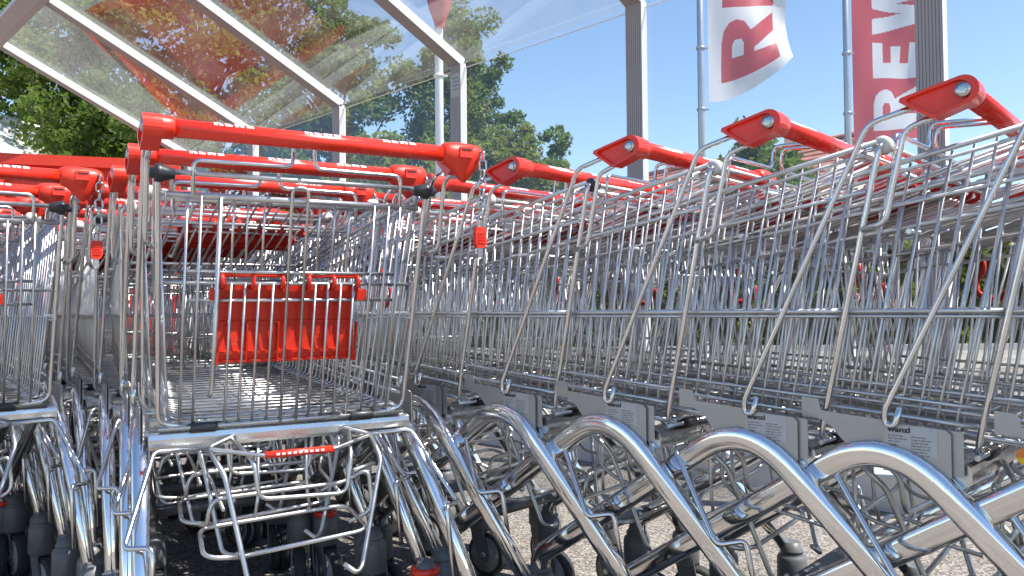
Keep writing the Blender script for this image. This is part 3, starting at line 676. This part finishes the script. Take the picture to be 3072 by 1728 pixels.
cm = MB(); cm.prism([(0.026, -0.031), (0.038, -0.031), (0.038, 0.031), (0.026, 0.031)], rp, -0.01, RL); bcap_me = cm.mesh('beam_cap', 'aluminium_cap_lit_flank')
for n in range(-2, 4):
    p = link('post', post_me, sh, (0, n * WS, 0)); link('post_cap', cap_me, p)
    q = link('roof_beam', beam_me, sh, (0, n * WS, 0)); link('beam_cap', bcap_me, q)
gm = MB(); g0, g1 = 0.028, WS - 0.028
gm.box((0.0235, WS / 2, (0.14 + ZE + 0.006) / 2), (0.006, WS - 0.04, ZE + 0.006 - 0.14)); gw_me = gm.mesh('wall_pane', 'glass_wall')
gm = MB(); gm.prism([(0.0205, 0.02), (0.0260, 0.02), (0.0260, WS - 0.02), (0.0205, WS - 0.02)], rp, -0.028, RL - 0.02); gr_me = gm.mesh('roof_pane', 'glass_roof')
for n in range(-2, 3):
    link('wall_pane', gw_me, sh, (0, n * WS, 0)); link('roof_pane', gr_me, sh, (0, n * WS, 0))
LEN = 5 * WS
bb = MB(); yb0, yb1 = -2 * WS - 0.06, 3 * WS + 0.06
fb = [(-0.045, RL - 0.01), (0.055, RL - 0.01), (0.070, RL + 0.03), (0.070, RL + 0.13), (-0.055, RL + 0.13), (-0.055, RL + 0.03)]
bb.prism(fb, lambda p, t: Vector((-p[1] * ca + p[0] * sa, t, ZE + p[1] * sa + p[0] * ca)), yb0, yb1); link('front_beam', bb.mesh('front_beam', 'aluminium'), sh)
bb = MB(); bb.tube([(0.012, yb0 + .06, ZE - 0.03), (0.012, yb1 - .06, ZE - 0.03)], 0.0028, 8); link('eave_rod', bb.mesh('eave_rod', 'aluminium_cap_lit_flank'), sh)
bb = MB(); bb.box((0.0, (yb0 + yb1) / 2, 0.066), (0.13, yb1 - yb0 + 0.06, 0.128)); bb2 = bb.mesh('base_rail', 'concrete_light'); link('base_rail', bb2, sh)
# maker plate under the eave of one post
bb = MB(); bb.add([(-pd / 2 - .001, -.040, ZE - .20), (-pd / 2 - .001, .040, ZE - .20), (-pd / 2 - .001, .040, ZE - .06), (-pd / 2 - .001, -.040, ZE - .06)], [(0, 1, 2, 3)]); bb.cur = 1
for k in range(4): bb.add([(-pd / 2 - .0015, -.03, ZE - .09 - k * .022), (-pd / 2 - .0015, .025 - .01 * (k % 2), ZE - .09 - k * .022), (-pd / 2 - .0015, .025 - .01 * (k % 2), ZE - .084 - k * .022), (-pd / 2 - .0015, -.03, ZE - .084 - k * .022)], [(0, 1, 2, 3)])
link('maker_plate', bb.mesh('maker_plate', ['sticker_paper', 'grey_print']), sh)

# ------------------------------------------------------------------ red sign board beyond the rows
A = Vector((-4.32, 6.75, 0)); B = Vector((-2.965, 7.19, 0)); bd = (B - A); BL = bd.length; by = math.atan2(bd.y, bd.x)
br = bpy.data.objects.new('sign_board', None); COL.objects.link(br); br.location = A; br.rotation_euler = (0, 0, by)
tag(br, 'big bright red board with a raised rim standing beyond the rows of carts', 'sign board')
b = MB(); T = 2.075; b.box((BL / 2, 0.05, (0.10 + T) / 2), (BL - 0.02, 0.05, T - 0.12)); link('panel', b.mesh('panel', 'board_red'), br)
b = MB(); b.box((BL / 2, -0.01, T - 0.045), (BL, 0.17, 0.09)); link('rim', b.mesh('rim', 'board_red'), br)
b = MB(); b.box((0.03, -0.01, (T - 0.092) / 2 + 0.03), (0.06, 0.17, T - 0.152)); rim_v = b.mesh('rim', 'board_red'); link('rim', rim_v, br); link('rim', rim_v, br, (BL - 0.06, 0, 0))
b = MB()
word_cells(b, lambda u, v: Vector((0.86 + u * 0.100, 0.0235, 1.745 + v * 0.092)), 0.1, 12); link('lettering', b.mesh('lettering', 'white_print'), br)
for k, x in enumerate((0.2, BL - 0.2)):
    b = MB(); b.box((x, 0.05, 0.055), (0.08, 0.08, 0.11)); link('foot', b.mesh('foot', 'aluminium'), br)

# ------------------------------------------------------------------ flags
def ray(px, py, depth):
    d = _fw + _rt * ((px - 1536) / FOC) + _up * ((864 - py) / FOC)
    return Vector((0, 0, CAM_H)) + d * (depth / d.y)
def flag_mesh(name, w, h, lift, phase, yaw, word, scale, u0, v0, bg_first, nu=110, nv=300, gap=0.16, amp=0.07, stretch=1.0):
    us = np.linspace(0, 1, nu + 1); vs = np.linspace(0, 1, nv + 1); U, Vv = np.meshgrid(us, vs, indexing='ij')
    z = Vv * h + lift * U ** 1.8 * (1 - Vv) ** 3 * 1.0
    x = U * w * (1 - 0.05 * np.sin(6 * Vv + phase)) ; yy = amp * np.sin(5.2 * U + 4.5 * Vv * h / 2 + phase) * U ** 0.8 + 0.03 * np.sin(13 * U - 7 * Vv * h / 2 + phase) * U
    X = x * math.cos(yaw) - yy * math.sin(yaw); Y = x * math.sin(yaw) + yy * math.cos(yaw)
    vv = np.stack([X, Y, z], -1).reshape(-1, 3)
    idx = np.arange((nu + 1) * (nv + 1)).reshape(nu + 1, nv + 1)
    F = np.stack([idx[:-1, :-1], idx[1:, :-1], idx[1:, 1:], idx[:-1, 1:]], -1).reshape(-1, 4)
    uc = (us[:-1] + us[1:]) / 2 * w; vc = (vs[:-1] + vs[1:]) / 2 * h
    UU, VV = np.meshgrid(uc, vc, indexing='ij')
    # the word runs upwards: letter x -> up, letter y -> towards the pole
    P = np.stack([(VV - v0) / (scale * stretch), 1 - (UU - u0) / scale], -1)
    M = word_mask(P, word, gap).reshape(-1).astype(int)
    me = bpy.data.meshes.new(name); me.from_pydata(vv.tolist(), [], F.tolist())
    for q in (('flag_white', 'flag_red') if bg_first == 'white' else ('flag_red', 'flag_white')): me.materials.append(MATS[q])
    me.polygons.foreach_set('material_index', M.tolist()); me.polygons.foreach_set('use_smooth', [True] * len(F)); me.update(); return me
def pole(name, px, depth, r, top, m, label):
    p = ray(px, 500, depth); root = bpy.data.objects.new(name, None); COL.objects.link(root); root.location = (p.x, p.y, 0); tag(root, label, 'flagpole', 'flagpoles behind the shelter')
    b = MB(); b.tube([(0, 0, 0), (0, 0, top * .5), (0, 0, top)], [r, r * .92, r * .75], 16); link('mast', b.mesh('mast', m), root)
    b = MB(); b.lathe([(r * 2.2, 0), (r * 2.2, 0.03), (r * 1.3, 0.05), (r * 1.15, 0.25), (r * 1.02, 0.26)], (0, 0, 0), 'z', 16); link('base', b.mesh('base', m), root)
    for z in np.arange(2.6, top, 0.85):
        b = MB(); b.lathe([(r * 1.02, -.02), (r * 1.25, -.015), (r * 1.25, .015), (r * 1.02, .02)], (0, 0, z), 'z', 12); b.box((r * 1.5, 0, 0.0 + z), (0.05, 0.03, 0.02)); link('ring', b.mesh('ring', m), root)
    return root
p1 = pole('flagpole', 2107, 11.0, 0.052, 7.5, 'pole_grey', 'grey flagpole carrying the white banner with red letters')
p2 = pole('flagpole', 2546, 11.3, 0.050, 7.5, 'pole_grey', 'grey flagpole carrying the red banner, between the two right posts')
p3 = pole('flagpole', 1319, 9.3, 0.052, 7.5, 'pole_white', 'white flagpole with a furled red flag, behind the glass')
q = ray(2127, 306, 11.0)
f1 = link('flag', flag_mesh('flag', 1.24, 3.6, 0.66, 0.4, R(8), 'REWE', 0.84, 0.20, 0.25, 'white', stretch=1.30, gap=0.10, amp=0.12), None, (q.x, q.y, q.z)); tag(f1, 'white banner with large upright red letters blowing from a pole', 'flag', 'banners on the poles')
q = ray(2562, 428, 11.3)
f2 = link('flag', flag_mesh('flag', 1.10, 4.2, 0.10, 2.2, R(4), 'REWE', 0.68, 0.29, 0.15, 'red', amp=0.05, stretch=1.1), None, (q.x, q.y, q.z)); tag(f2, 'red banner with large upright white letters next to the broad right post', 'flag', 'banners on the poles')
# furled red flag
q = ray(1319, 83, 9.25); b = MB(); P = []; n = 22; zs = [(-0.0, .055), (.06, .062), (.14, .09), (.24, .125), (.36, .15), (.6, .17), (1.2, .16), (1.9, .13)]
vs = []
for z, r in zs:
    for j in range(n):
        a = 2 * math.pi * j / n; rr = r * (1 + 0.10 * math.sin(5 * a + z * 2)); vs.append((rr * math.cos(a), rr * 0.55 * math.sin(a), z))
b.add(vs, [(i * n + j, i * n + (j + 1) % n, (i + 1) * n + (j + 1) % n, (i + 1) * n + j) for i in range(len(zs) - 1) for j in range(n)], True)
f3 = link('flag', b.mesh('flag', 'flag_red'), None, (q.x, q.y, q.z)); tag(f3, 'red flag hanging furled round the white pole at the top edge', 'flag', 'banners on the poles')

# ------------------------------------------------------------------ trees
def leaves_mesh(name, C, per, spread, size, matname, seed, aspect=0.6, droop=0.2):
    r = np.random.default_rng(seed); n = len(C) * per
    base = np.repeat(C[:, :3], per, 0); sp = np.repeat(C[:, 3], per)[:, None]
    d = r.normal(size=(n, 3)); d /= np.linalg.norm(d, axis=1)[:, None]; rad = r.random((n, 1)) ** 0.45
    p = base + d * rad * sp * np.array([1, 1, 0.75])
    u = r.normal(size=(n, 3)); u[:, 2] -= droop; u /= np.linalg.norm(u, axis=1)[:, None]
    w = np.cross(u, r.normal(size=(n, 3)) + np.array([0, 0, 1.0])); w /= np.linalg.norm(w, axis=1)[:, None]
    s = size * r.uniform(0.6, 1.35, (n, 1))
    nn = np.cross(u, w)
    a = p - u * s * .5; b_ = p + w * s * aspect * .5 + nn * s * 0.08; c = p + u * s * .55; e = p - w * s * aspect * .5 + nn * s * 0.08
    vv = np.stack([a, b_, c, e], 1).reshape(-1, 3); F = np.arange(4 * n).reshape(-1, 4)
    me = bpy.data.meshes.new(name); me.vertices.add(4 * n); me.vertices.foreach_set('co', vv.ravel())
    me.loops.add(4 * n); me.loops.foreach_set('vertex_index', F.ravel()); me.polygons.add(n)
    me.polygons.foreach_set('loop_start', np.arange(n) * 4); me.polygons.foreach_set('loop_total', np.full(n, 4))
    me.materials.append(MATS[matname]); me.update(calc_edges=True); return me
def tree(px, depth, h, rx, rz, zc, label, matname, nclump=150, per=150, leaf=0.13, seed=1, group='trees behind the shelter', cone=0.0, clump=0.16):
    r = np.random.default_rng(seed); p = ray(px, 900, depth)
    root = bpy.data.objects.new('tree', None); COL.objects.link(root); root.location = (p.x, p.y, 0); tag(root, label, 'tree', group)
    C = []
    while len(C) < nclump:
        q = r.uniform(-1, 1, 3); k = np.linalg.norm(q)
        if k > 1 or k < 0.25: continue
        taper = 1 - cone * (q[2] + 1) / 2
        lump = 0.82 + 0.25 * math.sin(3 * math.atan2(q[1], q[0]) + seed) * (1 - abs(q[2])) + 0.10 * r.normal()
        C.append((q[0] * rx * taper * lump, q[1] * rx * taper * lump, zc + q[2] * rz * (0.95 + .08 * r.normal()), rx * clump * r.uniform(0.7, 1.4)))
    C = np.array(C)
    link('crown', leaves_mesh('crown', C, per, 1, leaf, matname, seed), root)
    b = MB(); tr = 0.035 * h * 0.55
    zt = zc + rz * 0.55
    b.tube([(0, 0, 0), (0.05, 0.02, zc * .3), (-0.06, 0.05, zc * .7), (0.03, 0, zt)], [tr, tr * .8, tr * .55, tr * .15], 10)
    for k in range(26):
        c = C[r.integers(len(C))]; z0 = r.uniform(zc - rz * .75, zc + rz * .3); z0 = min(z0, c[2] - 0.1) if c[2] > zc - rz * .6 else z0
        mid = Vector((c[0] * .45, c[1] * .45, z0 + (c[2] - z0) * .62)); b.tube([(0, 0, max(0.4, z0)), mid, (c[0], c[1], c[2])], [tr * .32, tr * .2, tr * .05], 6)
    link('trunk', b.mesh('trunk', 'bark'), root)
    return root
tree(120, 17.0, 8, 3.1, 3.9, 4.9, 'broad leafy tree at the far left behind the first roof beam', 'leaf_mid', 120, 170, 0.145, 11, clump=0.15)
tree(330, 14.0, 7, 1.95, 2.3, 3.0, 'dark leafy tree above the red board, under the lowest roof beam', 'leaf_dark', 125, 170, 0.115, 12, clump=0.17)
tree(600, 18.0, 10, 3.4, 4.1, 6.1, 'tall tree seen through the red-tinted roof glass', 'leaf_mid', 150, 170, 0.15, 13, clump=0.14)
tree(1000, 19.0, 9, 2.35, 4.3, 4.9, 'grey green tree with a dense crown left of the white flagpole', 'leaf_mid', 170, 170, 0.13, 14, cone=0.25)
tree(1385, 20.0, 9, 2.3, 4.1, 4.6, 'tall pointed tree right behind the white flagpole', 'leaf_mid', 180, 190, 0.12, 15, cone=0.5)
tree(1190, 16.0, 5, 2.3, 2.1, 2.2, 'light green bushy tree low behind the glass in the middle', 'leaf_light', 150, 170, 0.12, 16)
tree(1520, 18.5, 5, 2.1, 2.6, 2.7, 'light green rounded tree on the falling end of the tree line', 'leaf_light', 150, 170, 0.12, 17, cone=0.5)
tree(1672, 19.0, 5, 0.85, 2.2, 3.2, 'slim sparse young tree standing last in the tree line', 'leaf_mid', 46, 80, 0.14, 18, cone=0.4, clump=0.28)
tree(2300, 22.0, 5.5, 1.9, 1.9, 4.0, 'small round tree below the two banners', 'leaf_mid', 80, 120, 0.17, 19, clump=0.20, cone=0.45)
tree(2770, 24.0, 4.5, 1.2, 1.2, 3.4, 'small tree mostly hidden behind the broad right post', 'leaf_mid', 60, 110, 0.16, 20)
# clipped hedge
hr = bpy.data.objects.new('hedge', None); COL.objects.link(hr); hr.location = (6, 13.7, 0); tag(hr, 'long clipped green hedge seen through the wire baskets', 'hedge')
r = np.random.default_rng(5); n = 1300
C = np.stack([r.uniform(-11, 13, n), r.uniform(-.35, .35, n), r.uniform(.05, 1.95, n), r.uniform(.12, .24, n)], -1)
link('foliage', leaves_mesh('foliage', C, 80, 1, 0.085, 'leaf_hedge', 9), hr)
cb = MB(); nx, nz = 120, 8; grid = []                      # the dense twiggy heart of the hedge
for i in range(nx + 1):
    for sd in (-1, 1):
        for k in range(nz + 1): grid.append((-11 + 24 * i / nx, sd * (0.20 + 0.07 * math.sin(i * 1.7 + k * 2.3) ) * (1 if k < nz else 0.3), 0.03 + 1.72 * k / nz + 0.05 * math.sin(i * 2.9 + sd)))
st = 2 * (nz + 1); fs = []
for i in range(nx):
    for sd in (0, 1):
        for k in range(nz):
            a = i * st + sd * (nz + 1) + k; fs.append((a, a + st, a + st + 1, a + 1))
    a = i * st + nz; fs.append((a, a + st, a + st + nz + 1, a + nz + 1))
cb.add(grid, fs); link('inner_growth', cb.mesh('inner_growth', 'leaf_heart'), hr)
b = MB()
for k in range(60):
    x = -11 + k * .4; b.tube([(x, 0, 0), (x + r.uniform(-.15, .15), r.uniform(-.1, .1), .8), (x + r.uniform(-.25, .25), r.uniform(-.2, .2), 1.4)], [.025, .018, .008], 6)
link('stems', b.mesh('stems', 'bark'), hr)

# ------------------------------------------------------------------ houses
def house(name, loc, rot, w, d, eave, ridge, wallm, label, roofm='roof_tile'):
    root = bpy.data.objects.new(name, None); COL.objects.link(root); root.location = loc; root.rotation_euler = (0, 0, rot); tag(root, label, 'house')
    b = MB(); hw, hd = w / 2, d / 2
    b.add([(-hw, -hd, 0), (hw, -hd, 0), (hw, hd, 0), (-hw, hd, 0), (-hw, -hd, eave), (hw, -hd, eave), (hw, hd, eave), (-hw, hd, eave), (-hw, 0, ridge), (hw, 0, ridge)],
          [(0, 1, 5, 4), (2, 3, 7, 6), (1, 2, 6, 9, 5), (3, 0, 4, 8, 7), (4, 5, 9, 8), (6, 7, 8, 9)]); link('wall', b.mesh('wall', wallm), root)
    sl = (ridge - eave) / hd; L = math.hypot(hd + .4, (hd + .4) * sl); n = int(L / 0.36)
    for s in (-1, 1):
        b = MB(); ov = 0.35
        for k in range(n):
            t0, t1 = k / n, (k + 1.15) / n
            y0 = s * (hd + .4) * (1 - t0); y1 = s * (hd + .4) * (1 - min(1, t1)); z0 = ridge - abs(y0) * sl + 0.10; z1 = ridge - abs(y1) * sl + 0.05
            for j in range(int((w + .7) / 0.6)):
                x0 = -hw - ov + j * 0.6; x1 = x0 + 0.585
                b.add([(x0, y0, z0), (x1, y0, z0), (x1, y1, z1), (x0, y1, z1), (x0, y0, z0 - .05), (x1, y0, z0 - .05), (x1, y1, z1 - .05), (x0, y1, z1 - .05)], [(0, 1, 2, 3), (0, 4, 5, 1), (4, 7, 6, 5), (0, 3, 7, 4), (1, 5, 6, 2)])
        o = link('roof', b.mesh('roof', roofm), root); o['kind'] = 'stuff'
    b = MB(); b.tube([(-hw - .36, 0, ridge + .10), (hw + .36, 0, ridge + .10)], 0.11, 8); link('ridge_cap', b.mesh('ridge_cap', roofm), root)
    for x in np.linspace(-hw * .6, hw * .6, 3):
        b = MB(); b.box((x, -hd - .01, eave * .55), (1.1, 0.06, 1.3)); o = link('window', b.mesh('window', 'house_white'), root)
        b = MB(); b.box((x, -hd - .045, eave * .55), (0.95, 0.02, 1.15)); link('pane', b.mesh('pane', 'window_glass'), o)
    b = MB(); b.box((hw * .45, hd * .3, ridge + .35), (0.5, 0.5, 1.4)); link('chimney', b.mesh('chimney', wallm), root)
    return root
house('house', (8.9, 34.1, 0), R(-54), 12.0, 8.5, 3.7, 6.86, 'house_cream', 'house with a red tiled roof far behind the right row')
p = ray(-95, 470, 13.0); house('house', (p.x - .15, p.y + 4.2, 0), R(84), 8.0, 3.6, 2.75, 4.15, 'house_white', 'white gabled house at the left edge behind the tree', 'house_white')
